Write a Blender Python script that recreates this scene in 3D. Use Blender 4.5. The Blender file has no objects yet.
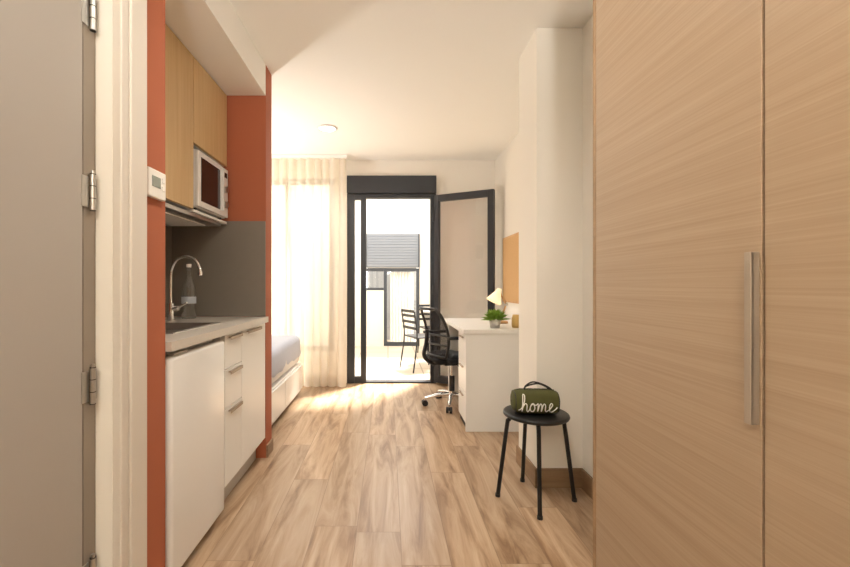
import bpy, bmesh, math, random
from mathutils import Vector, Matrix
random.seed(4)
scene = bpy.context.scene
COL = scene.collection

# ------------------------------------------------------------------ materials
def new_mat(name):
    m = bpy.data.materials.new(name); m.use_nodes = True
    nt = m.node_tree; nt.nodes.clear()
    out = nt.nodes.new('ShaderNodeOutputMaterial')
    return m, nt, out
def srgb(r, g, b):
    f = lambda c: (c/255/12.92) if c/255 <= 0.04045 else ((c/255+0.055)/1.055)**2.4
    return (f(r), f(g), f(b), 1)
def pbr(name, col, rough=0.5, metal=0.0, bump=0.0, bscale=200, var=0.0, vscale=3, coat=0.0, emit=None, es=0):
    m, nt, out = new_mat(name)
    p = nt.nodes.new('ShaderNodeBsdfPrincipled')
    p.inputs['Base Color'].default_value = col
    p.inputs['Roughness'].default_value = rough
    p.inputs['Metallic'].default_value = metal
    p.inputs['Coat Weight'].default_value = coat
    if emit:
        p.inputs['Emission Color'].default_value = emit
        p.inputs['Emission Strength'].default_value = es
    nt.links.new(p.outputs[0], out.inputs[0])
    tc = nt.nodes.new('ShaderNodeTexCoord')
    if var > 0:
        n = nt.nodes.new('ShaderNodeTexNoise'); n.inputs['Scale'].default_value = vscale
        n.inputs['Detail'].default_value = 4
        nt.links.new(tc.outputs['Object'], n.inputs['Vector'])
        mx = nt.nodes.new('ShaderNodeMixRGB')
        mx.inputs[1].default_value = tuple(c*(1-var) for c in col[:3])+(1,)
        mx.inputs[2].default_value = tuple(min(1, c*(1+var)) for c in col[:3])+(1,)
        nt.links.new(n.outputs['Fac'], mx.inputs[0]); nt.links.new(mx.outputs[0], p.inputs['Base Color'])
    if bump > 0:
        n2 = nt.nodes.new('ShaderNodeTexNoise'); n2.inputs['Scale'].default_value = bscale
        nt.links.new(tc.outputs['Object'], n2.inputs['Vector'])
        b = nt.nodes.new('ShaderNodeBump'); b.inputs['Strength'].default_value = bump
        b.inputs['Distance'].default_value = 0.002
        nt.links.new(n2.outputs['Fac'], b.inputs['Height']); nt.links.new(b.outputs[0], p.inputs['Normal'])
    return m
def wood(name, c1, c2, scale, rough=0.45, coat=0.0, detail=6, dist=0.15):
    m, nt, out = new_mat(name)
    p = nt.nodes.new('ShaderNodeBsdfPrincipled'); p.inputs['Roughness'].default_value = rough
    p.inputs['Coat Weight'].default_value = coat
    tc = nt.nodes.new('ShaderNodeTexCoord'); mp = nt.nodes.new('ShaderNodeMapping')
    mp.inputs['Scale'].default_value = scale
    nt.links.new(tc.outputs['Object'], mp.inputs['Vector'])
    n = nt.nodes.new('ShaderNodeTexNoise'); n.inputs['Scale'].default_value = 1.0
    n.inputs['Detail'].default_value = detail; n.inputs['Roughness'].default_value = 0.65
    n.inputs['Distortion'].default_value = dist
    nt.links.new(mp.outputs[0], n.inputs['Vector'])
    n2 = nt.nodes.new('ShaderNodeTexNoise'); n2.inputs['Scale'].default_value = 0.22
    n2.inputs['Detail'].default_value = 3
    nt.links.new(mp.outputs[0], n2.inputs['Vector'])
    add = nt.nodes.new('ShaderNodeMath'); add.operation = 'MULTIPLY_ADD'
    add.inputs[1].default_value = 0.65
    ml = nt.nodes.new('ShaderNodeMath'); ml.operation = 'MULTIPLY'; ml.inputs[1].default_value = 0.35
    nt.links.new(n2.outputs['Fac'], ml.inputs[0])
    nt.links.new(n.outputs['Fac'], add.inputs[0]); nt.links.new(ml.outputs[0], add.inputs[2])
    cr = nt.nodes.new('ShaderNodeValToRGB')
    cr.color_ramp.elements[0].position = 0.34; cr.color_ramp.elements[0].color = c2
    cr.color_ramp.elements[1].position = 0.62; cr.color_ramp.elements[1].color = c1
    nt.links.new(add.outputs[0], cr.inputs[0]); nt.links.new(cr.outputs[0], p.inputs['Base Color'])
    b = nt.nodes.new('ShaderNodeBump'); b.inputs['Strength'].default_value = 0.1; b.inputs['Distance'].default_value = 0.0006
    nt.links.new(n.outputs['Fac'], b.inputs['Height']); nt.links.new(b.outputs[0], p.inputs['Normal'])
    nt.links.new(p.outputs[0], out.inputs[0])
    return m
def floor_mat():
    m, nt, out = new_mat('oak_plank_floor')
    L = nt.links.new
    def math_(op, a, v=None):
        n = nt.nodes.new('ShaderNodeMath'); n.operation = op; L(a, n.inputs[0])
        if v is not None:
            if isinstance(v, (int, float)): n.inputs[1].default_value = v
            else: L(v, n.inputs[1])
        return n.outputs[0]
    p = nt.nodes.new('ShaderNodeBsdfPrincipled')
    tc = nt.nodes.new('ShaderNodeTexCoord'); sep = nt.nodes.new('ShaderNodeSeparateXYZ')
    L(tc.outputs['Object'], sep.inputs[0])
    PW = 0.195
    xs = math_('ADD', sep.outputs[0], 10.03)
    row = math_('FLOOR', math_('DIVIDE', xs, PW))
    wn = nt.nodes.new('ShaderNodeTexWhiteNoise'); wn.noise_dimensions = '1D'; L(row, wn.inputs['W'])
    yy = math_('ADD', math_('ADD', sep.outputs[1], 20), math_('MULTIPLY', wn.outputs['Value'], 1.2))
    cb = nt.nodes.new('ShaderNodeCombineXYZ'); L(yy, cb.inputs[0]); L(xs, cb.inputs[1])
    br = nt.nodes.new('ShaderNodeTexBrick')
    br.inputs['Scale'].default_value = 1; br.inputs['Brick Width'].default_value = 1.2
    br.inputs['Row Height'].default_value = PW; br.inputs['Mortar Size'].default_value = 0.0014
    br.inputs['Mortar Smooth'].default_value = 0.2; br.offset = 0.0
    br.inputs['Color1'].default_value = (0, 0, 0, 1); br.inputs['Color2'].default_value = (1, 1, 1, 1)
    br.inputs['Mortar'].default_value = (0.5, 0.5, 0.5, 1)
    L(cb.outputs[0], br.inputs['Vector'])
    off = nt.nodes.new('ShaderNodeVectorMath'); off.operation = 'MULTIPLY_ADD'
    off.inputs[1].default_value = (17.3, 13.1, 9.7)
    L(br.outputs['Color'], off.inputs[0])
    sc = nt.nodes.new('ShaderNodeMapping'); sc.inputs['Scale'].default_value = (13, 1.5, 1)
    L(tc.outputs['Object'], sc.inputs['Vector']); L(sc.outputs[0], off.inputs[2])
    n = nt.nodes.new('ShaderNodeTexNoise'); n.inputs['Scale'].default_value = 1.0; n.inputs['Detail'].default_value = 8
    n.inputs['Roughness'].default_value = 0.64; n.inputs['Distortion'].default_value = 0.8
    L(off.outputs[0], n.inputs['Vector'])
    cr = nt.nodes.new('ShaderNodeValToRGB')
    e = cr.color_ramp.elements
    e[0].position = 0.30; e[0].color = srgb(118, 88, 62)
    e[1].position = 0.66; e[1].color = srgb(204, 178, 150)
    x = e.new(0.40); x.color = srgb(154, 122, 92)
    x = e.new(0.50); x.color = srgb(182, 152, 121)
    L(n.outputs['Fac'], cr.inputs[0])
    hs = nt.nodes.new('ShaderNodeMixRGB'); hs.blend_type = 'MULTIPLY'; hs.inputs[0].default_value = 1
    tone = nt.nodes.new('ShaderNodeMapRange'); tone.inputs['To Min'].default_value = 0.80; tone.inputs['To Max'].default_value = 1.06
    L(br.outputs['Color'], tone.inputs['Value'])
    L(cr.outputs[0], hs.inputs[1]); L(tone.outputs[0], hs.inputs[2])
    mo = nt.nodes.new('ShaderNodeMixRGB'); mo.inputs[2].default_value = srgb(116, 88, 64)
    mf = nt.nodes.new('ShaderNodeMath'); mf.operation = 'MULTIPLY'; mf.inputs[1].default_value = 0.75
    L(br.outputs['Fac'], mf.inputs[0])
    L(mf.outputs[0], mo.inputs[0]); L(hs.outputs[0], mo.inputs[1])
    L(mo.outputs[0], p.inputs['Base Color'])
    p.inputs['Roughness'].default_value = 0.32
    b = nt.nodes.new('ShaderNodeBump'); b.inputs['Strength'].default_value = 0.2; b.inputs['Distance'].default_value = 0.002; b.invert = True
    L(br.outputs['Fac'], b.inputs['Height']); L(b.outputs[0], p.inputs['Normal'])
    L(p.outputs[0], out.inputs[0])
    return m
def tile_mat():
    m, nt, out = new_mat('terrace_tiles'); L = nt.links.new
    p = nt.nodes.new('ShaderNodeBsdfPrincipled'); tc = nt.nodes.new('ShaderNodeTexCoord')
    br = nt.nodes.new('ShaderNodeTexBrick'); br.offset = 0
    br.inputs['Scale'].default_value = 1; br.inputs['Brick Width'].default_value = 0.45; br.inputs['Row Height'].default_value = 0.45
    br.inputs['Mortar Size'].default_value = 0.008
    br.inputs['Color1'].default_value = srgb(176, 162, 142); br.inputs['Color2'].default_value = srgb(166, 152, 134)
    br.inputs['Mortar'].default_value = srgb(124, 112, 98)
    L(tc.outputs['Object'], br.inputs['Vector']); L(br.outputs['Color'], p.inputs['Base Color'])
    p.inputs['Roughness'].default_value = 0.6
    L(p.outputs[0], out.inputs[0]); return m
def glass_mat(name, tint=(1, 1, 1, 1), base=0.05, edge=0.6, power=3.0):
    m, nt, out = new_mat(name); L = nt.links.new
    t = nt.nodes.new('ShaderNodeBsdfTransparent'); t.inputs[0].default_value = tint
    g = nt.nodes.new('ShaderNodeBsdfGlossy'); g.inputs['Roughness'].default_value = 0.02
    lw = nt.nodes.new('ShaderNodeLayerWeight'); lw.inputs['Blend'].default_value = 0.5
    pw = nt.nodes.new('ShaderNodeMath'); pw.operation = 'POWER'; pw.inputs[1].default_value = power
    ma = nt.nodes.new('ShaderNodeMath'); ma.operation = 'MULTIPLY_ADD'; ma.inputs[1].default_value = edge; ma.inputs[2].default_value = base
    mx = nt.nodes.new('ShaderNodeMixShader')
    L(lw.outputs['Facing'], pw.inputs[0]); L(pw.outputs[0], ma.inputs[0]); L(ma.outputs[0], mx.inputs[0])
    L(t.outputs[0], mx.inputs[1]); L(g.outputs[0], mx.inputs[2])
    L(mx.outputs[0], out.inputs[0]); return m
def sheer_mat(name, col, trans=0.45, holes=0.12):
    m, nt, out = new_mat(name); L = nt.links.new
    d = nt.nodes.new('ShaderNodeBsdfDiffuse'); d.inputs[0].default_value = col
    t = nt.nodes.new('ShaderNodeBsdfTranslucent'); t.inputs[0].default_value = col
    h = nt.nodes.new('ShaderNodeBsdfTransparent')
    m1 = nt.nodes.new('ShaderNodeMixShader'); m1.inputs[0].default_value = trans
    m2 = nt.nodes.new('ShaderNodeMixShader'); m2.inputs[0].default_value = holes
    L(d.outputs[0], m1.inputs[1]); L(t.outputs[0], m1.inputs[2])
    L(m1.outputs[0], m2.inputs[1]); L(h.outputs[0], m2.inputs[2]); L(m2.outputs[0], out.inputs[0])
    return m
def emis(name, col, s):
    m, nt, out = new_mat(name)
    e = nt.nodes.new('ShaderNodeEmission'); e.inputs[0].default_value = col; e.inputs[1].default_value = s
    nt.links.new(e.outputs[0], out.inputs[0]); return m

M_wall = pbr('warm_white_paint', srgb(243, 238, 228), 0.85, bump=0.05, bscale=300)
M_ceil = pbr('ceiling_paint', srgb(250, 248, 242), 0.9)
M_orange = pbr('terracotta_paint', srgb(174, 98, 66), 0.75, bump=0.05, bscale=300, var=0.03)
M_floor = floor_mat()
M_base = wood('skirting_wood', srgb(160, 132, 102), srgb(132, 104, 78), (3, 3, 30), 0.5)
M_wardrobe = wood('wardrobe_oak', srgb(170, 147, 121), srgb(154, 129, 103), (60, 1.6, 230), 0.40, dist=0.08)
M_wardedge = wood('wardrobe_edge_oak', srgb(164, 132, 98), srgb(142, 112, 80), (10, 2, 60), 0.5)
M_cabwood = wood('upper_cabinet_maple', srgb(218, 188, 140), srgb(204, 170, 120), (60, 60, 2.2), 0.45)
M_white = pbr('white_laminate', srgb(240, 238, 233), 0.35)
M_fridge = pbr('fridge_enamel', srgb(238, 236, 232), 0.28, coat=0.2)
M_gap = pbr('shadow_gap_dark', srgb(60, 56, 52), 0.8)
M_plinth = pbr('plinth_grey', srgb(196, 190, 182), 0.5)
M_splash = pbr('grey_backsplash', srgb(126, 118, 107), 0.45, var=0.03, vscale=20)
M_counter = pbr('light_stone_counter', srgb(208, 200, 188), 0.3, var=0.06, vscale=120)
M_chrome = pbr('chrome', (0.8, 0.8, 0.8, 1), 0.12, 1.0)
M_steel = pbr('brushed_steel', (0.55, 0.54, 0.52, 1), 0.32, 1.0)
M_alu = pbr('satin_bronze_aluminium', srgb(176, 160, 142), 0.4, 0.8)
M_handle = pbr('handle_taupe_metal', srgb(164, 150, 134), 0.4, 0.35)
M_black = pbr('black_metal', srgb(26, 26, 27), 0.4, 0.2)
M_blackpl = pbr('black_plastic', srgb(30, 30, 32), 0.5)
M_anth = pbr('anthracite_aluminium', srgb(46, 49, 54), 0.45, 0.1)
M_doorgrey = pbr('door_taupe_lacquer', srgb(168, 161, 152), 0.5, bump=0.03, bscale=120)
M_frame = pbr('door_frame_cream', srgb(216, 208, 196), 0.45)
M_jamb = pbr('door_jamb_taupe', srgb(140, 128, 114), 0.6)
M_glass = glass_mat('clear_glass', base=0.04, edge=0.4)
M_bottle = glass_mat('bottle_glass', (0.94, 0.96, 0.96, 1), 0.10, 0.7, 2.0)
M_label = pbr('bottle_label', srgb(190, 198, 206), 0.5)
M_curtain = sheer_mat('linen_sheer_curtain', srgb(247, 240, 226), 0.55, 0.22)
M_curtout = sheer_mat('neighbour_curtain_fabric', srgb(206, 200, 190), 0.3, 0.0)
M_mw = pbr('microwave_white', srgb(232, 230, 226), 0.35)
M_mwdark = pbr('microwave_door_glass', srgb(22, 20, 20), 0.08)
M_bed = pbr('bedding_paleblue', srgb(196, 202, 216), 0.9, bump=0.5, bscale=40, var=0.05, vscale=30)
M_mattress = pbr('mattress_fabric', srgb(228, 226, 224), 0.9)
M_olive = pbr('olive_canvas', srgb(78, 78, 36), 0.85, bump=0.6, bscale=500, var=0.12, vscale=40)
M_thread = pbr('white_embroidery', srgb(246, 244, 236), 0.7)
M_leaf = pbr('leaf_green', srgb(126, 162, 56), 0.6, var=0.3, vscale=60)
M_pot = pbr('grey_pot', srgb(196, 190, 182), 0.6)
M_soil = pbr('soil', srgb(60, 44, 32), 0.9)
M_cork = pbr('cork', srgb(206, 166, 116), 0.9, bump=0.4, bscale=150, var=0.15, vscale=120)
M_lampwood = wood('lamp_beech', srgb(214, 172, 120), srgb(186, 142, 94), (20, 20, 3), 0.5)
M_lampshade = pbr('lamp_shade_white', srgb(244, 236, 222), 0.5, emit=srgb(255, 214, 160), es=0.6)
M_jar = pbr('ochre_ceramic', srgb(206, 168, 96), 0.4)
M_meshfab = sheer_mat('chair_mesh_fabric', srgb(60, 60, 62), 0.2, 0.35)
M_seat = pbr('seat_fabric_black', srgb(38, 38, 41), 0.9, bump=0.3, bscale=300)
M_ext = pbr('exterior_render', srgb(200, 191, 176), 0.9, bump=0.2, bscale=60)
M_extgrey = pbr('exterior_shutter_grey', srgb(120, 124, 130), 0.6)
M_tile = tile_mat()
M_down = emis('downlight_led', srgb(255, 246, 228), 9)
M_therm = pbr('thermostat_plastic', srgb(238, 234, 226), 0.4)
M_lcd = pbr('thermostat_display', srgb(150, 156, 146), 0.2)

# ------------------------------------------------------------------ builder
class B:
    def __init__(s, M=None):
        s.v = []; s.f = []; s.mi = []; s.mats = []; s.sm = []
        s.M = M or Matrix.Identity(4)
    def mat(s, m):
        if m not in s.mats: s.mats.append(m)
        return s.mats.index(m)
    def add(s, vs, fs, m, smooth=False):
        o = len(s.v); k = s.mat(m)
        s.v += [tuple(s.M @ Vector(p)) for p in vs]
        for f in fs:
            s.f.append([i+o for i in f]); s.mi.append(k); s.sm.append(smooth)
    def bm(s, bm, m, smooth=False):
        bm.verts.ensure_lookup_table(); bm.verts.index_update()
        s.add([v.co[:] for v in bm.verts], [[v.index for v in f.verts] for f in bm.faces], m, smooth); bm.free()
    def box(s, x0, x1, y0, y1, z0, z1, m, bev=0, seg=2, rot=None):
        bm = bmesh.new(); bmesh.ops.create_cube(bm, size=1)
        c = Vector(((x0+x1)/2, (y0+y1)/2, (z0+z1)/2))
        for v in bm.verts:
            v.co = Vector((v.co.x*(x1-x0), v.co.y*(y1-y0), v.co.z*(z1-z0)))
        if bev > 0:
            bmesh.ops.bevel(bm, geom=bm.edges[:], offset=bev, segments=seg, affect='EDGES', profile=0.5)
        for v in bm.verts:
            if rot is not None: v.co = rot @ v.co
            v.co += c
        s.bm(bm, m, False)
    def cyl(s, p0, p1, r0, m, r1=None, n=24, smooth=True, caps=True):
        r1 = r0 if r1 is None else r1
        p0 = Vector(p0); p1 = Vector(p1); d = (p1-p0).normalized()
        a = d.orthogonal().normalized(); b = d.cross(a)
        vs = []
        for p, r in ((p0, r0), (p1, r1)):
            for i in range(n):
                t = 2*math.pi*i/n; vs.append(p+(a*math.cos(t)+b*math.sin(t))*r)
        s.add(vs, [[i, (i+1) % n, n+(i+1) % n, n+i] for i in range(n)], m, smooth)
        if caps:
            s.add(vs[:n], [list(range(n))[::-1]], m); s.add(vs[n:], [list(range(n))], m)
    def tube(s, pts, r, m, n=10, closed=False):
        P = [Vector(p) for p in pts]; N = len(P); vs = []
        rr = r if isinstance(r, (list, tuple)) else [r]*N
        up = None
        for i, p in enumerate(P):
            if closed: t = (P[(i+1) % N]-P[i-1])
            else: t = P[min(i+1, N-1)]-P[max(i-1, 0)]
            t.normalize()
            if up is None: up = t.orthogonal().normalized()
            up = (up-t*up.dot(t)); 
            if up.length < 1e-5: up = t.orthogonal()
            up.normalize(); b = t.cross(up)
            for k in range(n):
                a = 2*math.pi*k/n; vs.append(p+(up*math.cos(a)+b*math.sin(a))*rr[i])
        fs = []
        for i in range(N if closed else N-1):
            j = (i+1) % N
            for k in range(n): fs.append([i*n+k, i*n+(k+1) % n, j*n+(k+1) % n, j*n+k])
        s.add(vs, fs, m, True)
        if not closed:
            s.add(vs[:n], [list(range(n))[::-1]], m); s.add(vs[-n:], [list(range(n))], m)
    def lathe(s, prof, c, m, n=32, smooth=True):
        vs = []; c = Vector(c)
        for r, z in prof:
            for i in range(n):
                a = 2*math.pi*i/n; vs.append(c+Vector((r*math.cos(a), r*math.sin(a), z)))
        fs = []
        for j in range(len(prof)-1):
            for i in range(n): fs.append([j*n+i, j*n+(i+1) % n, (j+1)*n+(i+1) % n, (j+1)*n+i])
        s.add(vs, fs, m, smooth)
    def grid(s, fn, nu, nv, m, smooth=True):
        vs = [fn(i/nu, j/nv) for j in range(nv+1) for i in range(nu+1)]
        fs = [[j*(nu+1)+i, j*(nu+1)+i+1, (j+1)*(nu+1)+i+1, (j+1)*(nu+1)+i] for j in range(nv) for i in range(nu)]
        s.add(vs, fs, m, smooth)
    def make(s, name):
        xs = [v[0] for v in s.v]; ys = [v[1] for v in s.v]; zs = [v[2] for v in s.v]
        o = Vector(((min(xs)+max(xs))/2, (min(ys)+max(ys))/2, min(zs)))
        me = bpy.data.meshes.new(name)
        me.from_pydata([tuple(Vector(v)-o) for v in s.v], [], s.f)
        for m in s.mats: me.materials.append(m)
        for p, k, q in zip(me.polygons, s.mi, s.sm): p.material_index = k; p.use_smooth = q
        me.update()
        ob = bpy.data.objects.new(name, me); ob.location = o; COL.objects.link(ob)
        return ob
def boxobj(name, *a, **k):
    b = B(); b.box(*a, **k); return b.make(name)
def catmull(P, k=8, closed=False):
    P = [Vector(p) for p in P]; n = len(P); out = []
    rng = range(n if closed else n-1)
    for i in rng:
        g = (lambda j: P[j % n]) if closed else (lambda j: P[max(0, min(n-1, j))])
        a, b, c, d = g(i-1), g(i), g(i+1), g(i+2)
        for q in range(k):
            t = q/k
            out.append(0.5*((2*b)+(c-a)*t+(2*a-5*b+4*c-d)*t*t+(3*b-a-3*c+d)*t**3))
    if not closed: out.append(P[-1])
    return out

# ------------------------------------------------------------------ room shell
H = 2.5; CX = -0.777; YB = -1.3; YF = 4.66
boxobj('floor', -2.0, 1.5, YB-0.1, YF+0.19, -0.1, 0, M_floor)
boxobj('ceiling', -2.0, 1.5, YB-0.1, YF+0.19, H, H+0.12, M_ceil)
boxobj('wall_back', -1.0, 1.35, YB-0.1, YB, 0, H, M_wall)
b = B()
b.box(-0.95, CX, YB, 0.22, 0, H, M_wall)
b.box(-0.95, CX, 0.22, 1.17, 2.09, H, M_wall)
b.box(-0.95, -0.90, 0.22, 1.17, 0, 2.09, M_jamb)
b.box(-0.95, CX, 1.17, 1.30, 0, H, M_wall)
b.make('wall_left')
boxobj('wall_kitchen_near', -1.5, CX, 1.30, 1.448, 0, H, M_orange)
boxobj('wall_kitchen_back', -1.5, -1.38, 1.448, 2.64, 0, H, M_wall)
boxobj('wall_kitchen_end', -1.8, CX, 2.64, 2.77, 0, H, M_orange)
boxobj('wall_left_room', -1.95, -1.8, 2.64, YF, 0, H, M_wall)
boxobj('ceiling_soffit', -1.379, CX-0.001, 1.449, 2.639, 2.305, H-0.001, M_ceil)
b = B()
Y2 = YF+0.19
b.box(-1.95, -1.65, YF, Y2, 0, H, M_wall)
b.box(-1.65, -0.60, YF, Y2, 0, 0.35, M_wall)
b.box(-1.65, -0.60, YF, Y2, 2.3, H, M_wall)
b.box(-0.60, -0.46, YF, Y2, 0, H, M_wall)
b.box(-0.46, 0.54, YF, Y2, 2.32, H, M_wall)
b.box(0.54, 1.35, YF, Y2, 0, H, M_wall)
b.make('wall_far')
boxobj('wall_right_room', 1.2, 1.35, 2.57, YF, 0, H, M_wall)
boxobj('wall_right_column', 0.81, 1.35, 2.26, 2.57, 0, H, M_wall)
boxobj('wall_right_passage', 1.06, 1.35, 1.345, 2.26, 0, H, M_wall)
boxobj('wall_right_hall', 1.29, 1.35, YB, 1.345, 0, H, M_wall)
b = B(); b.box(0.798, 1.058, 2.246, 2.258, 0, 0.105, M_base, 0.002); b.box(0.796, 0.808, 2.246, 2.58, 0, 0.105, M_base, 0.002)
b.box(1.046, 1.058, 1.35, 2.246, 0, 0.105, M_base, 0.002); b.make('baseboard_column')
boxobj('baseboard_far', 0.56, 1.198, 4.646, 4.658, 0, 0.08, M_base, bev=0.002)
boxobj('baseboard_window', -1.79, -0.47, 4.646, 4.658, 0, 0.08, M_base, bev=0.002)
boxobj('baseboard_right', 1.186, 1.198, 2.58, 4.645, 0, 0.08, M_base, bev=0.002)
boxobj('baseboard_kitchen_end', CX+0.001, CX+0.012, 2.64, 2.77, 0, 0.08, M_base, bev=0.002)

# ------------------------------------------------------------------ hall door
b = B()
b.box(-0.862, -0.822, 0.305, 1.118, 0.008, 2.03, M_doorgrey, 0.003)
for z in (0.30, 0.823, 1.355, 1.85):
    b.cyl((-0.812, 1.142, z-0.05), (-0.812, 1.142, z+0.05), 0.0065, M_steel, n=12)
    for q in (-0.05, -0.017, 0.017, 0.05):
        b.cyl((-0.812, 1.142, z+q-0.001), (-0.812, 1.142, z+q+0.001), 0.0075, M_gap, n=12)
    b.cyl((-0.812, 1.142, z+0.05), (-0.812, 1.142, z+0.06), 0.005, M_steel, n=10)
    b.box(-0.822, -0.8195, 1.112, 1.136, z-0.042, z+0.042, M_steel)
    b.box(-0.822, -0.8195, 1.148, 1.167, z-0.042, z+0.042, M_steel)
b.cyl((-0.822, 0.37, 1.02), (-0.775, 0.37, 1.02), 0.011, M_steel)
b.cyl((-0.775, 0.36, 1.02), (-0.775, 0.49, 1.02), 0.010, M_steel)
b.make('door_1')
b = B()
b.box(-0.899, -0.823, 1.122, 1.169, 0, 2.085, M_jamb, 0.002)
b.box(-0.899, -0.823, 0.223, 0.300, 0, 2.085, M_jamb, 0.002)
b.box(-0.899, -0.823, 0.300, 1.122, 2.036, 2.085, M_jamb, 0.002)
b.box(-0.822, -0.752, 1.171, 1.205, 0, 2.13, M_frame, 0.004)
b.box(-0.776, -0.746, 1.206, 1.288, 0, 2.18, M_frame, 0.004)
b.box(-0.776, -0.752, 0.13, 0.219, 0, 2.18, M_frame, 0.004)
b.box(-0.776, -0.752, 0.13, 1.204, 2.095, 2.18, M_frame, 0.004)
b.make('trim_door_frame')

b = B()
b.box(CX, -0.759, 1.318, 1.42, 1.385, 1.478, M_therm, 0.004)
b.box(-0.7595, -0.7575, 1.335, 1.385, 1.42, 1.455, M_lcd, 0.001)
b.box(-0.7595, -0.756, 1.394, 1.409, 1.415, 1.432, M_white, 0.002)
b.box(-0.7595, -0.756, 1.394, 1.409, 1.442, 1.459, M_white, 0.002)
b.make('thermostat')

# ------------------------------------------------------------------ kitchen
YK0, YK1 = 1.452, 2.628
b = B(); b.box(-1.378, CX-0.001, 2.631, 2.639, 0.902, 1.505, M_splash)
b.box(-1.379, -1.371, YK0, 2.630, 0.902, 1.475, M_splash); b.make('backsplash')
b = B(); z0, z1 = 0.866, 0.90
sx0, sx1, sy0, sy1 = -1.24, -0.90, 1.72, 2.16
b.box(-1.379, sx0, YK0, YK1, z0, z1, M_counter)
b.box(sx1, -0.757, YK0, YK1, z0, z1, M_counter)
b.box(sx0, sx1, YK0, sy0, z0, z1, M_counter)
b.box(sx0, sx1, sy1, YK1, z0, z1, M_counter)
b.make('kitchen_counter')
b = B()
b.box(sx0-0.02, sx0+0.004, sy0-0.02, sy1+0.02, z1, z1+0.004, M_steel)
b.box(sx1-0.004, sx1+0.02, sy0-0.02, sy1+0.02, z1, z1+0.004, M_steel)
b.box(sx0, sx1, sy0-0.02, sy0+0.004, z1, z1+0.004, M_steel)
b.box(sx0, sx1, sy1-0.004, sy1+0.02, z1, z1+0.004, M_steel)
def wallq(p): b.add(p, [[0, 1, 2, 3]], M_steel)
a0, a1, c0, c1, zb = sx0+0.003, sx1-0.003, sy0+0.003, sy1-0.003, 0.868
for (X0, Y0, X1, Y1) in ((a0, c0, a1, c0), (a1, c0, a1, c1), (a1, c1, a0, c1), (a0, c1, a0, c0)):
    wallq([(X0, Y0, z1+0.002), (X1, Y1, z1+0.002), (X1, Y1, zb), (X0, Y0, zb)])
wallq([(a0, c0, zb), (a1, c0, zb), (a1, c1, zb), (a0, c1, zb)])
b.cyl((-1.07, 1.94, zb), (-1.07, 1.94, zb+0.004), 0.035, M_chrome)
b.make('sink')
b = B(); tx, ty = -1.19, 2.27
b.cyl((tx, ty, 0.90), (tx, ty, 0.912), 0.026, M_chrome)
b.cyl((tx, ty, 0.912), (tx, ty, 1.0), 0.019, M_chrome)
pts = [(tx, ty, 1.0), (tx, ty, 1.12), (tx+0.005, ty, 1.18), (tx+0.04, ty-0.015, 1.235), (tx+0.10, ty-0.04, 1.252),
       (tx+0.16, ty-0.06, 1.235), (tx+0.192, ty-0.075, 1.19), (tx+0.197, ty-0.077, 1.17)]
b.tube(catmull(pts, 6), 0.009, M_chrome, 14)
b.cyl((tx+0.197, ty-0.077, 1.172), (tx+0.198, ty-0.078, 1.15), 0.012, M_chrome)
b.cyl((tx+0.015, ty, 0.97), (tx+0.045, ty-0.005, 0.975), 0.013, M_chrome)
b.cyl((tx+0.045, ty-0.005, 0.975), (tx+0.10, ty-0.02, 1.005), 0.005, M_chrome)
b.make('kitchen_tap')
b = B()
prof = [(0, 0.002), (0.036, 0.0), (0.040, 0.01), (0.040, 0.16), (0.036, 0.195), (0.022, 0.235), (0.0145, 0.26), (0.0135, 0.295), (0.016, 0.298), (0.016, 0.308), (0.012, 0.31)]
b.lathe(prof, (-1.19, 2.48, 0.90), M_bottle)
b.cyl((-1.19, 2.48, 1.205), (-1.19, 2.48, 1.225), 0.014, M_white)
b.lathe([(0.0405, 0.09), (0.0405, 0.13)], (-1.19, 2.48, 0.90), M_label)
b.make('glass_bottle')
b = B()
FX = CX
b.box(-1.37, FX-0.02, 1.975, YK1, 0.13, 0.865, M_white)
b.box(-1.35, FX-0.06, 1.985, YK1, 0.0, 0.13, M_plinth)
yd = 2.205
dz = [(0.134, 0.503), (0.507, 0.692), (0.696, 0.86)]
def chandle(y0, y1, z):
    b.box(FX+0.004, FX+0.018, y0, y1, z-0.004, z+0.002, M_alu, 0.001)
    b.box(FX+0.015, FX+0.018, y0, y1, z-0.014, z+0.002, M_alu, 0.001)
for (a, c) in dz:
    b.box(FX-0.019, FX, 1.977, yd-0.002, a, c, M_white, 0.0015)
    chandle(2.01, yd-0.03, c-0.012)
b.box(FX-0.019, FX, yd+0.002, YK1-0.002, 0.134, 0.86, M_white, 0.0015)
chandle(yd+0.06, yd+0.30, 0.848)
b.make('kitchen_base_cabinet')
b = B()
b.box(-1.34, -0.825, 1.47, 1.955, 0.03, 0.845, M_fridge, 0.006)
bm = bmesh.new(); bmesh.ops.create_cube(bm, size=1)
for v in bm.verts: v.co = Vector((v.co.x*0.05, v.co.y*0.485, v.co.z*0.80))
bmesh.ops.bevel(bm, geom=bm.edges[:], offset=0.016, segments=4, affect='EDGES', profile=0.5)
for v in bm.verts: v.co += Vector((-0.792, 1.7125, 0.443))
b.bm(bm, M_fridge, True)
b.box(-0.826, -0.816, 1.478, 1.948, 0.05, 0.835, M_gap)
for x in (-1.3, -0.86):
    for y in (1.50, 1.925): b.cyl((x, y, 0), (x, y, 0.032), 0.018, M_blackpl)
b.box(-0.80, -0.772, 1.50, 1.60, 0.845, 0.852, M_plinth, 0.002)
b.make('refrigerator')
UX = -1.02
b = B()
b.box(-1.369, UX-0.02, YK0, 2.175, 1.50, 2.303, M_white)
b.box(UX-0.019, UX, YK0, 1.80, 1.50, 2.30, M_cabwood, 0.0015)
b.box(UX-0.019, UX, 1.804, 2.176, 1.50, 2.30, M_cabwood, 0.0015)
b.make('kitchen_wall_cabinet')
b = B()
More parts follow.
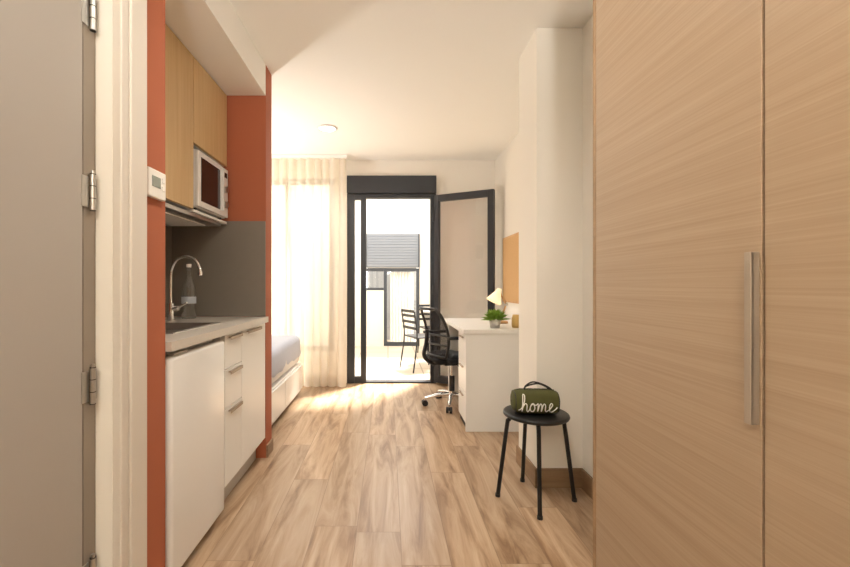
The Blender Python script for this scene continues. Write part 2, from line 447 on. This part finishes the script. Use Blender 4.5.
b.box(-1.369, UX-0.02, 2.178, YK1, 1.85, 2.303, M_white)
b.box(UX-0.019, UX, 2.180, YK1, 1.85, 2.30, M_cabwood, 0.0015)
b.make('kitchen_wall_cabinet')
b = B()
b.box(-1.369, UX, 2.178, YK1, 1.484, 1.499, M_white, 0.001)
b.make('microwave_shelf')
b = B()
b.box(-1.36, -1.03, YK0+0.05, 2.56, 1.462, 1.483, M_steel, 0.003)
b.box(-1.30, -1.10, YK0+0.1, 2.50, 1.455, 1.462, M_white, 0.002)
b.make('cooker_hood')
b = B()
mz0, mz1, my0, my1, mx = 1.514, 1.82, 2.19, 2.60, -1.0
b.box(-1.33, mx-0.02, my0, my1, mz0, mz1, M_mw, 0.006)
b.box(mx-0.02, mx, my0, my1-0.10, mz0+0.004, mz1-0.004, M_mw, 0.004)
b.box(mx-0.02, mx-0.002, my1-0.098, my1, mz0+0.004, mz1-0.004, M_mw, 0.004)
b.box(mx-0.003, mx+0.0015, my0+0.03, my1-0.13, mz0+0.035, mz1-0.035, M_mwdark, 0.001)
b.box(mx, mx+0.02, my1-0.122, my1-0.110, mz0+0.03, mz1-0.03, M_mw, 0.003)
for z in (mz0+0.08, mz0+0.17):
    b.cyl((mx-0.003, my1-0.05, z), (mx+0.013, my1-0.05, z), 0.02, M_steel)
b.box(mx-0.003, mx, my1-0.08, my1-0.02, mz1-0.06, mz1-0.03, M_mwdark)
for y in (my0+0.04, my1-0.04):
    for x in (-1.3, -1.04): b.cyl((x, y, 1.4995), (x, y, mz0+0.002), 0.012, M_blackpl)
b.make('microwave_oven')

# ------------------------------------------------------------------ wardrobe
WX = 0.66
b = B()
ys = [(-1.08, -0.478), (-0.474, 0.1275), (0.1315, 0.7275), (0.7335, 1.318)]
b.box(WX+0.022, 1.28, -1.085, 1.338, 0.0, 2.498, M_wardedge)
b.box(WX, WX+0.022, 1.320, 1.338, 0.0, 2.498, M_wardedge, 0.001)
for (a, c) in ys:
    b.box(WX, WX+0.02, a, c, 0.06, 2.46, M_wardrobe, 0.0015)
for y in (0.737, -0.470,):
    b.box(WX-0.014, WX, y, y+0.005, 0.851, 1.159, M_handle, 0.001)
    b.box(WX-0.016, WX-0.010, y, y+0.014, 0.851, 1.159, M_handle, 0.001)
b.make('wardrobe')

# ------------------------------------------------------------------ terrace door & windows
b = B()
fy0, fy1 = YF-0.02, YF+0.07
b.box(-0.458, -0.375, fy0, fy1, 0, 2.12, M_anth, 0.003)
b.box(-0.305, -0.245, fy0, fy1, 0, 2.12, M_anth, 0.003)
b.box(0.475, 0.538, fy0, fy1, 0, 2.12, M_anth, 0.003)
b.box(-0.375, -0.305, fy0+0.01, fy1-0.01, 0.0, 0.07, M_anth)
b.box(-0.375, -0.305, fy0+0.01, fy1-0.01, 2.06, 2.12, M_anth)
b.box(-0.375, -0.305, YF+0.02, YF+0.026, 0.07, 2.06, M_glass)
b.box(-0.245, 0.475, fy0, fy1, 2.075, 2.12, M_anth, 0.003)
b.box(-0.245, 0.475, fy0, fy1, 0, 0.02, M_anth, 0.003)
b.box(-0.458, 0.538, YF-0.05, YF+0.10, 2.122, 2.318, M_anth, 0.004)
b.box(-0.458, 0.538, YF-0.056, YF-0.05, 2.14, 2.30, M_anth, 0.002)
b.make('window_1')
hx, hy, ex, ey = 0.520, 4.600, 1.10, 4.29
L = math.hypot(ex-hx, ey-hy); ang = math.atan2(ey-hy, ex-hx)
Mt = Matrix.Translation((hx, hy, 0)) @ Matrix.Rotation(ang, 4, 'Z')
b = B(Mt)
b.box(0, 0.055, -0.03, 0.03, 0.025, 2.09, M_anth, 0.004)
b.box(L-0.065, L, -0.03, 0.03, 0.025, 2.09, M_anth, 0.004)
b.box(0.055, L-0.065, -0.03, 0.03, 2.02, 2.09, M_anth, 0.004)
b.box(0.055, L-0.065, -0.03, 0.03, 0.025, 0.10, M_anth, 0.004)
b.box(0.05, L-0.06, -0.004, 0.004, 0.09, 2.03, M_glass)
b.cyl((L-0.03, -0.03, 1.02), (L-0.03, -0.075, 1.02), 0.009, M_anth)
b.cyl((L-0.03, -0.07, 1.02), (L-0.03, -0.07, 0.90), 0.009, M_anth)
for z in (0.25, 1.05, 1.85): b.cyl((-0.004, -0.034, z-0.05), (-0.004, -0.034, z+0.05), 0.009, M_anth)
b.make('door_2')
b = B()
for (x0, x1) in ((-1.648, -1.59), (-1.16, -1.10), (-0.66, -0.602)): b.box(x0, x1, YF+0.02, YF+0.09, 0.352, 2.298, M_anth, 0.003)
for (z0_, z1_) in ((0.352, 0.41), (2.24, 2.298)):
    b.box(-1.59, -1.16, YF+0.02, YF+0.09, z0_, z1_, M_anth); b.box(-1.10, -0.66, YF+0.02, YF+0.09, z0_, z1_, M_anth)
b.box(-1.59, -1.16, YF+0.05, YF+0.056, 0.41, 2.24, M_glass); b.box(-1.10, -0.66, YF+0.05, YF+0.056, 0.41, 2.24, M_glass)
b.make('window_2')
b = B()
def cf(u, v):
    x = -1.76+1.30*u
    amp = 0.034*(0.6+0.4*(1-v))
    ph = u*2*math.pi*14+0.9*math.sin(u*9)+0.5*math.sin(u*23+v*1.2)
    y = 4.46+amp*math.sin(ph)+0.012*math.sin(u*31+v*2.0)
    x += 0.016*math.cos(ph)*(1-0.6*v)+0.01*math.sin(v*3+u*6)
    return (x, y, 0.012+v*2.445)
b.grid(cf, 420, 24, M_curtain)
b.box(-1.78, -0.44, 4.44, 4.48, 2.462, 2.498, M_white, 0.003)
b.make('curtain')

# ------------------------------------------------------------------ bed
b = B()
bx0, bx1, by0, by1 = -1.795, -0.885, 2.79, 4.22
b.box(bx0, bx1, by0, by1, 0.03, 0.31, M_white, 0.003)
b.box(bx1, bx1+0.018, by0+0.01, 3.50, 0.06, 0.29, M_white, 0.002)
b.box(bx1, bx1+0.018, 3.51, by1-0.01, 0.06, 0.29, M_white, 0.002)
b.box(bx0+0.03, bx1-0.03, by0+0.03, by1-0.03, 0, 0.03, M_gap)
def soft(x0, x1, y0, y1, z0, z1, m, bev, wob=0.0, cuts=16):
    bm = bmesh.new(); bmesh.ops.create_cube(bm, size=1)
    for v in bm.verts: v.co = Vector((v.co.x*(x1-x0), v.co.y*(y1-y0), v.co.z*(z1-z0)))
    bmesh.ops.bevel(bm, geom=bm.edges[:], offset=bev, segments=5, affect='EDGES', profile=0.5)
    bmesh.ops.subdivide_edges(bm, edges=[e for e in bm.edges if e.calc_length() > 0.2], cuts=cuts, use_grid_fill=True)
    for v in bm.verts:
        n = v.co.normalized()
        v.co += n*wob*(math.sin(v.co.x*21+v.co.y*9)+math.sin(v.co.y*27-v.co.z*17+1))
        v.co += Vector(((x0+x1)/2, (y0+y1)/2, (z0+z1)/2))
    b.bm(bm, m, True)
soft(bx0+0.01, bx1-0.005, by0+0.02, by1-0.01, 0.312, 0.50, M_mattress, 0.05)
soft(bx0+0.006, bx1+0.004, by0+0.03, by1-0.004, 0.36, 0.60, M_bed, 0.06, 0.006)
soft(bx0+0.06, bx1-0.22, by0+0.08, by0+0.48, 0.59, 0.71, M_mattress, 0.055, 0.004)
b.make('bed')

# ------------------------------------------------------------------ desk
b = B()
b.box(0.562, 1.184, 3.095, 4.15, 0.735, 0.768, M_white, 0.002)
b.box(0.584, 1.18, 3.11, 3.13, 0.0, 0.734, M_white, 0.001)
b.box(0.604, 1.18, 3.13, 3.45, 0.05, 0.734, M_white, 0.001)
for (a, c) in ((0.055, 0.27), (0.275, 0.49), (0.495, 0.72)):
    b.box(0.586, 0.604, 3.133, 3.447, a, c, M_white, 0.001)
    b.box(0.572, 0.586, 3.22, 3.36, c-0.03, c-0.022, M_alu, 0.001)
b.box(0.60, 1.18, 4.10, 4.13, 0.0, 0.734, M_white, 0.001)
b.box(1.16, 1.18, 3.45, 4.10, 0.40, 0.734, M_white, 0.001)
b.box(0.60, 1.17, 3.14, 3.44, 0, 0.05, M_gap)
b.make('desk')

b = B(); px, py, pz = 0.83, 3.22, 0.768
b.lathe([(0, 0), (0.036, 0), (0.046, 0.07), (0.042, 0.07), (0.040, 0.055), (0, 0.055)], (px, py, pz), M_pot)
b.lathe([(0.0405, 0.057), (0, 0.060)], (px, py, pz), M_soil)
for i in range(220):
    a = random.uniform(0, 2*math.pi); el = random.uniform(0.1, 1.5); ln = random.uniform(0.05, 0.105)
    base = Vector((px+0.02*math.cos(a), py+0.02*math.sin(a), pz+0.057))
    d = Vector((math.cos(a)*math.cos(el), math.sin(a)*math.cos(el), math.sin(el)))
    tip = base+d*ln
    sd = d.cross(Vector((0, 0, 1))).normalized()*random.uniform(0.007, 0.012)
    mid = base.lerp(tip, 0.6)+Vector((0, 0, 0.006)); end = tip-Vector((0, 0, 0.006))
    b.add([base, mid+sd, end, mid-sd], [[0, 1, 2, 3]], M_leaf)
b.make('potted_plant')
b = B(); lx, ly = 0.98, 3.62
b.lathe([(0, 0), (0.065, 0), (0.065, 0.012), (0.06, 0.018), (0, 0.018)], (lx, ly, 0.768), M_lampwood)
b.tube([(lx, ly, 0.785), (lx+0.05, ly, 0.93)], 0.007, M_lampwood)
b.tube([(lx+0.05, ly, 0.93), (lx-0.02, ly-0.03, 1.05)], 0.007, M_lampwood)
b.cyl((lx+0.05, ly-0.012, 0.93), (lx+0.05, ly+0.012, 0.93), 0.012, M_steel)
ax = Vector((-0.45, -0.1, -0.9)).normalized(); top = Vector((lx-0.015, ly-0.03, 1.065))
b.cyl(top, top+ax*0.03, 0.02, M_lampshade, 0.026)
b.cyl(top+ax*0.03, top+ax*0.12, 0.026, M_lampshade, 0.068, n=32, caps=False)
bb = top+ax*0.07; b.lathe([(0, -0.02), (0.016, -0.014), (0.022, 0), (0.016, 0.016), (0, 0.022)], bb, M_lampshade, 16)
b.make('desk_lamp')
b = B(); b.lathe([(0, 0), (0.030, 0), (0.034, 0.02), (0.034, 0.075), (0.028, 0.088), (0.028, 0.1), (0.025, 0.1), (0.025, 0.02), (0, 0.02)], (1.0, 3.24, 0.768), M_jar)
b.make('ceramic_jar')
b = B()
b.box(1.182, 1.199, 3.30, 4.28, 0.93, 1.58, M_lampwood, 0.002); b.box(1.178, 1.183, 3.32, 4.26, 0.95, 1.56, M_cork)
b.make('cork_board')

# ------------------------------------------------------------------ office chair (local: faces +X)
Mc = Matrix.Translation((0.585, 3.80, 0)) @ Matrix.Rotation(math.radians(18), 4, 'Z')
b = B(Mc)
for i in range(5):
    a = math.radians(72*i+22); dx, dy = math.cos(a), math.sin(a)
    b.tube([(0.02*dx, 0.02*dy, 0.105), (0.14*dx, 0.14*dy, 0.095), (0.25*dx, 0.25*dy, 0.07)], [0.02, 0.016, 0.012], M_chrome, 10)
    cx, cy = 0.25*dx, 0.25*dy
    b.cyl((cx, cy, 0.048), (cx, cy, 0.075), 0.008, M_chrome)
    for q in (-0.016, 0.016):
        b.cyl((cx-dy*(q-0.009), cy+dx*(q-0.009), 0.027), (cx-dy*(q+0.009), cy+dx*(q+0.009), 0.027), 0.027, M_blackpl, n=20)
    b.box(cx-0.008, cx+0.008, cy-0.008, cy+0.008, 0.022, 0.052, M_blackpl)
b.cyl((0, 0, 0.085), (0, 0, 0.135), 0.032, M_chrome)
b.cyl((0, 0, 0.13), (0, 0, 0.27), 0.025, M_blackpl); b.cyl((0, 0, 0.27), (0, 0, 0.38), 0.014, M_chrome)
b.box(-0.10, 0.10, -0.07, 0.07, 0.375, 0.405, M_blackpl, 0.008)
bm = bmesh.new(); bmesh.ops.create_cube(bm, size=1)
for v in bm.verts: v.co = Vector((v.co.x*0.44, v.co.y*0.46, v.co.z*0.07))
bmesh.ops.bevel(bm, geom=[e for e in bm.edges if abs(e.verts[0].co.z-e.verts[1].co.z) > 0.01], offset=0.10, segments=6, affect='EDGES')
bmesh.ops.bevel(bm, geom=[e for e in bm.edges if abs(e.verts[0].co.z-e.verts[1].co.z) < 0.001], offset=0.02, segments=3, affect='EDGES')
for v in bm.verts: v.co += Vector((0.0, 0, 0.44-0.02*max(0, v.co.x)))
b.bm(bm, M_seat, True)
def back(u, v):
    w = 0.215*(0.80+0.28*math.sin(math.pi*min(1, v*0.75+0.12)))
    if v > 0.8: w *= math.sqrt(max(0, 1-((v-0.8)/0.2)**2*0.35))
    z = 0.47+0.42*v
    x = -0.205-0.05*v+0.035*math.sin(math.pi*v)*1.0 - 0.03*v*v+0.05*u*u
    return Vector((x, w*u, z))
b.grid(lambda u, v: back(u*2-1, v), 16, 16, M_meshfab)
rim = [back(-1, i/14) for i in range(15)]+[back(-1+2*i/12, 1) for i in range(1, 12)]+[back(1, 1-i/14) for i in range(15)]+[back(1-2*i/12, 0) for i in range(1, 12)]
b.tube(rim, 0.013, M_blackpl, 8, closed=True)
b.tube(catmull([(-0.06, 0, 0.39), (-0.20, 0, 0.40), (-0.275, 0, 0.47), (-0.255, 0, 0.58), (-0.245, 0, 0.70)], 6), 0.018, M_blackpl, 10)
for i in (0.25, 0.45): b.tube([back(-1, i), back(0, i)-Vector((0.02, 0, 0)), back(1, i)], 0.009, M_blackpl, 8)
for sgn in (-1, 1):
    b.tube(catmull([(-0.04, sgn*0.20, 0.405), (-0.02, sgn*0.265, 0.43), (-0.03, sgn*0.27, 0.55), (-0.05, sgn*0.265, 0.64)], 6), 0.013, M_blackpl, 8)
    b.box(-0.17, 0.08, sgn*0.265-0.025, sgn*0.265+0.025, 0.635, 0.66, M_blackpl, 0.01)
b.make('office_chair')

# ------------------------------------------------------------------ stool + bag
b = B(); sx, sy = 0.760, 2.135
b.lathe([(0, 0.425), (0.150, 0.425), (0.160, 0.43), (0.163, 0.437), (0.160, 0.445), (0.152, 0.448), (0, 0.448)], (sx, sy, 0), M_black, 48)
for a in (-104, -7, 92, 172):
    a = math.radians(a); dx, dy = math.cos(a), math.sin(a)
    pts = catmull([(sx+0.02*dx, sy+0.02*dy, 0.417), (sx+0.11*dx, sy+0.11*dy, 0.417), (sx+0.135*dx, sy+0.135*dy, 0.40), (sx+0.145*dx, sy+0.145*dy, 0.36), (sx+0.19*dx, sy+0.19*dy, 0.004)], 6)
    b.tube(pts, 0.0105, M_black, 12)
    b.cyl((sx+0.19*dx, sy+0.19*dy, 0), (sx+0.19*dx, sy+0.19*dy, 0.015), 0.013, M_blackpl, n=14)
b.make('stool')

Mb = Matrix.Translation((sx-0.012, sy-0.02, 0.449)) @ Matrix.Rotation(math.radians(-3), 4, 'Z')
b = B(Mb); R = 0.060; HL = 0.118
def prof_r(t):
    return (1-abs(t)**7)**0.33 if abs(t) < 1 else 0
def bagp(u, a, off=0.0):
    r = prof_r(u); ry, rz = (R+off)*r*1.02, (R+off)*r
    ca, sa = math.cos(a), math.sin(a)
    k = (abs(ca)**2.6+abs(sa)**2.6)**(-1/2.6)
    wr = 1+0.012*math.sin(u*19+a*3)
    return Vector((u*HL, -ry*ca*k*wr, R+rz*sa*k*wr))
us = [math.sin(x*math.pi/2)*0.9999 for x in [-1+2*i/40 for i in range(41)]]
vs = [bagp(u, 2*math.pi*j/48) for u in us for j in range(48)]
fs = [[i*48+j, i*48+(j+1) % 48, (i+1)*48+(j+1) % 48, (i+1)*48+j] for i in range(40) for j in range(48)]
b.add(vs, fs, M_olive, True)
for sgn in (-1, 1):
    b.tube([bagp(sgn*0.90, 2*math.pi*j/40, 0.001) for j in range(40)], 0.0022, M_black, 6, closed=True)
b.tube([bagp(-0.8+1.6*i/20, math.pi/2, 0.001) for i in range(21)], 0.003, M_black, 6)
b.tube(catmull([(-0.055, -0.012, 2*R-0.003), (-0.05, -0.014, 2*R+0.02), (-0.015, -0.015, 2*R+0.040), (0.03, -0.012, 2*R+0.030), (0.07, -0.006, 2*R+0.010), (0.085, -0.004, 2*R-0.004)], 8), 0.004, M_black, 8)
b.tube(catmull([(-0.05, 0.016, 2*R-0.003), (-0.035, 0.018, 2*R+0.012), (0.02, 0.02, 2*R+0.024), (0.06, 0.016, 2*R+0.010), (0.078, 0.012, 2*R-0.004)], 8), 0.004, M_black, 8)
home = [(-.12, .05), (0.02, .2), (.16, .6), (.2, .95), (.12, 1.02), (.08, .7), (.06, .0), (.10, .3), (.22, .5), (.31, .42), (.31, .12), (.38, 0), (.46, .12),
        (.54, .40), (.68, .50), (.57, .47), (.50, .25), (.56, .03), (.68, .04), (.75, .26), (.68, .47), (.78, .40), (.88, .46),
        (.93, .48), (.92, .02), (.98, .34), (1.06, .49), (1.13, .4), (1.12, .03), (1.18, .34), (1.27, .49), (1.34, .4), (1.34, .1), (1.41, .0), (1.5, .10),
        (1.62, .24), (1.73, .42), (1.66, .53), (1.56, .36), (1.58, .08), (1.70, 0), (1.86, .1), (2.0, .28)]
S = 0.088
pts = []
for p in catmull([(q[0], q[1], 0) for q in home], 6):
    ang_ = (p.y-0.5)*S/R*0.92+0.05; ux = (p.x-0.95)*S/HL
    pts.append(bagp(ux, ang_, 0.0012))
b.tube(pts, 0.0026, M_thread, 6)
b.make('wash_bag')

# ------------------------------------------------------------------ terrace
boxobj('terrace_floor', -3.2, 3.2, Y2+0.001, 9.0, -0.12, -0.02, M_tile)
b = B(); TY = 7.6
wx0, wx1 = -0.42, 0.58
b.box(-3.2, wx0, TY, TY+0.2, -0.02, 3.0, M_ext); b.box(wx1, 3.2, TY, TY+0.2, -0.02, 3.0, M_ext)
b.box(wx0, wx1, TY, TY+0.2, 1.42, 3.0, M_ext)
b.box(wx0, -0.08, TY, TY+0.2, -0.02, 1.0, M_ext)
b.box(wx0, wx1, TY+0.9, TY+1.0, -0.02, 3.0, M_extgrey)
b.make('wall_terrace_far')
boxobj('wall_terrace_left', -3.3, -3.1, Y2+0.001, TY, -0.02, 3.0, M_ext)
boxobj('wall_terrace_right', 1.75, 1.95, Y2+0.001, TY, -0.02, 3.0, M_ext)
b = B()
z = 1.44
while z < 2.0:
    b.box(wx0+0.02, wx1-0.02, TY-0.045, TY-0.032, z, z+0.042, M_extgrey, rot=Matrix.Rotation(0.35, 3, 'X')); z += 0.05
b.box(wx0+0.003, wx0+0.03, TY-0.06, TY-0.004, 1.42, 2.03, M_anth); b.box(wx1-0.03, wx1-0.003, TY-0.06, TY-0.004, 1.42, 2.03, M_anth)
b.box(wx0+0.003, wx1-0.003, TY-0.012, TY-0.004, 1.42, 2.03, M_extgrey)
b.make('roller_shutter')
b = B()
for (x0, x1) in ((-0.078, -0.02), (0.52, 0.577)): b.box(x0, x1, TY+0.02, TY+0.09, -0.02, 1.41, M_anth)
b.box(-0.02, 0.52, TY+0.02, TY+0.09, 1.35, 1.41, M_anth); b.box(-0.02, 0.52, TY+0.02, TY+0.09, -0.02, 0.05, M_anth)
b.box(wx0+0.003, -0.08, TY+0.02, TY+0.09, 1.35, 1.41, M_anth); b.box(wx0+0.003, -0.08, TY+0.02, TY+0.09, 1.001, 1.05, M_anth)
b.box(-0.02, 0.52, TY+0.05, TY+0.055, 0.05, 1.35, M_glass); b.box(wx0+0.003, -0.08, TY+0.05, TY+0.055, 1.05, 1.35, M_glass)
b.grid(lambda u, v: (0.04+0.44*u, TY+0.12+0.02*math.sin(u*50), 0.0+1.34*v), 120, 2, M_curtout)
b.make('window_3')
def ttable(name, x, y):
    b = B(Matrix.Translation((x, y, -0.02)))
    b.lathe([(0, 0.72), (0.30, 0.72), (0.31, 0.727), (0.31, 0.738), (0.30, 0.745), (0, 0.745)], (0, 0, 0), M_white, 40)
    b.cyl((0, 0, 0.02), (0, 0, 0.72), 0.022, M_black)
    b.lathe([(0, 0), (0.2, 0), (0.2, 0.01), (0.03, 0.03), (0, 0.03)], (0, 0, 0), M_black)
    b.make(name)
ttable('bistro_table', 0.80, 6.05)
def tchair(name, x, y, rot):
    b = B(Matrix.Translation((x, y, -0.02)) @ Matrix.Rotation(rot, 4, 'Z'))
    b.box(-0.19, 0.19, -0.19, 0.19, 0.43, 0.45, M_black, 0.008)
    for sx_ in (-1, 1):
        b.tube([(0.17, sx_*0.17, 0.435), (0.21, sx_*0.19, 0)], 0.010, M_black, 8)
        b.tube(catmull([(-0.24, sx_*0.19, 0), (-0.18, sx_*0.18, 0.44), (-0.22, sx_*0.18, 0.78)], 5), 0.010, M_black, 8)
    for z in (0.56, 0.64, 0.72, 0.78):
        t = (z-0.44)/0.34
        b.box(-0.19-0.04*t, -0.18-0.04*t, -0.18, 0.18, z-0.018, z+0.018, M_black, 0.002)
    b.make(name)
tchair('terrace_chair', 0.46, 5.55, math.radians(25))
tchair('terrace_chair', 0.72, 6.65, math.radians(-80))

# ------------------------------------------------------------------ lights
WARM = (1, 0.965, 0.91)
def spot(name, loc, dirv, e, size=150, blend=0.9, r=0.06, col=WARM):
    ld = bpy.data.lights.new(name, 'SPOT'); ld.energy = e; ld.spot_size = math.radians(size); ld.spot_blend = blend
    ld.color = col; ld.shadow_soft_size = r
    lo = bpy.data.objects.new(name, ld); lo.location = loc
    lo.rotation_euler = Vector(dirv).to_track_quat('-Z', 'Y').to_euler(); COL.objects.link(lo)
def downlight(x, y, power, name='ceiling_downlight'):
    b = B()
    b.lathe([(0.075, -0.001), (0.088, -0.001), (0.088, -0.008), (0.074, -0.014), (0.066, -0.006), (0.066, -0.001)], (x, y, H), M_white)
    b.lathe([(0.066, -0.007), (0, -0.007)], (x, y, H), M_down)
    b.make(name)
    spot('downlight_lamp', (x, y, H-0.03), (0, 0, -1), power)
downlight(-0.54, 3.7, 55)
downlight(0.0, 1.3, 36)  # added fill fixture above the frame, brightens the passage
downlight(0.0, 0.2, 10)  # added fill fixture above the camera, out of view
def fill_uplighter(x, y, z, rotz, e):  # added sconce, kept out of view, throws fill onto the ceiling
    M_ = Matrix.Translation((x, y, z)) @ Matrix.Rotation(rotz, 4, 'Z')
    b = B(M_)
    b.box(0, 0.02, -0.05, 0.05, -0.06, 0.04, M_white, 0.003)
    b.lathe([(0.03, -0.03), (0.11, 0.03), (0.113, 0.03), (0.032, -0.035), (0.03, -0.03)], (0.13, 0, 0), M_white)
    b.lathe([(0, -0.03), (0.03, -0.03)], (0.13, 0, 0), M_white)
    b.cyl((0.02, 0, -0.02), (0.09, 0, -0.02), 0.01, M_steel)
    b.make('added_fill_uplighter')
    c = M_ @ Vector((0.13, 0, 0.03)); d = M_.to_3x3() @ Vector((0.35, 0, 1))
    spot('added_fill_lamp', c, d, e, 168, 0.8, 0.09)
fill_uplighter(-1.8, 3.7, 1.45, 0, 60)  # added fill, hidden behind the kitchen end wall
fill_uplighter(0.0, YB, 1.6, math.radians(90), 240)  # added fill behind the camera for the hall ceiling
sun = bpy.data.lights.new('sun', 'SUN'); sun.energy = 18; sun.angle = math.radians(10.0); sun.color = (1, 0.95, 0.87)
so = bpy.data.objects.new('sun', sun); so.location = (2, 7, 6)
so.rotation_euler = Vector((-0.52, -0.66, -1.45)).to_track_quat('-Z', 'Y').to_euler(); COL.objects.link(so)
w = bpy.data.worlds.new('World'); scene.world = w; w.use_nodes = True
nt = w.node_tree; nt.nodes.clear()
o = nt.nodes.new('ShaderNodeOutputWorld'); bg = nt.nodes.new('ShaderNodeBackground')
bg.inputs[0].default_value = (1.0, 0.98, 0.95, 1); bg.inputs[1].default_value = 5.5
nt.links.new(bg.outputs[0], o.inputs[0])

# ------------------------------------------------------------------ camera
cd = bpy.data.cameras.new('camera'); cd.sensor_width = 36; cd.lens = 36*415/850
cd.shift_x = (425-388)/850; cd.shift_y = 1.5/850; cd.clip_start = 0.02
co = bpy.data.objects.new('camera', cd); co.location = (0, 0, 1.10); co.rotation_euler = (math.radians(90), 0, 0)
COL.objects.link(co); scene.camera = co
scene.view_settings.view_transform = 'Standard'
scene.view_settings.exposure = 0.27
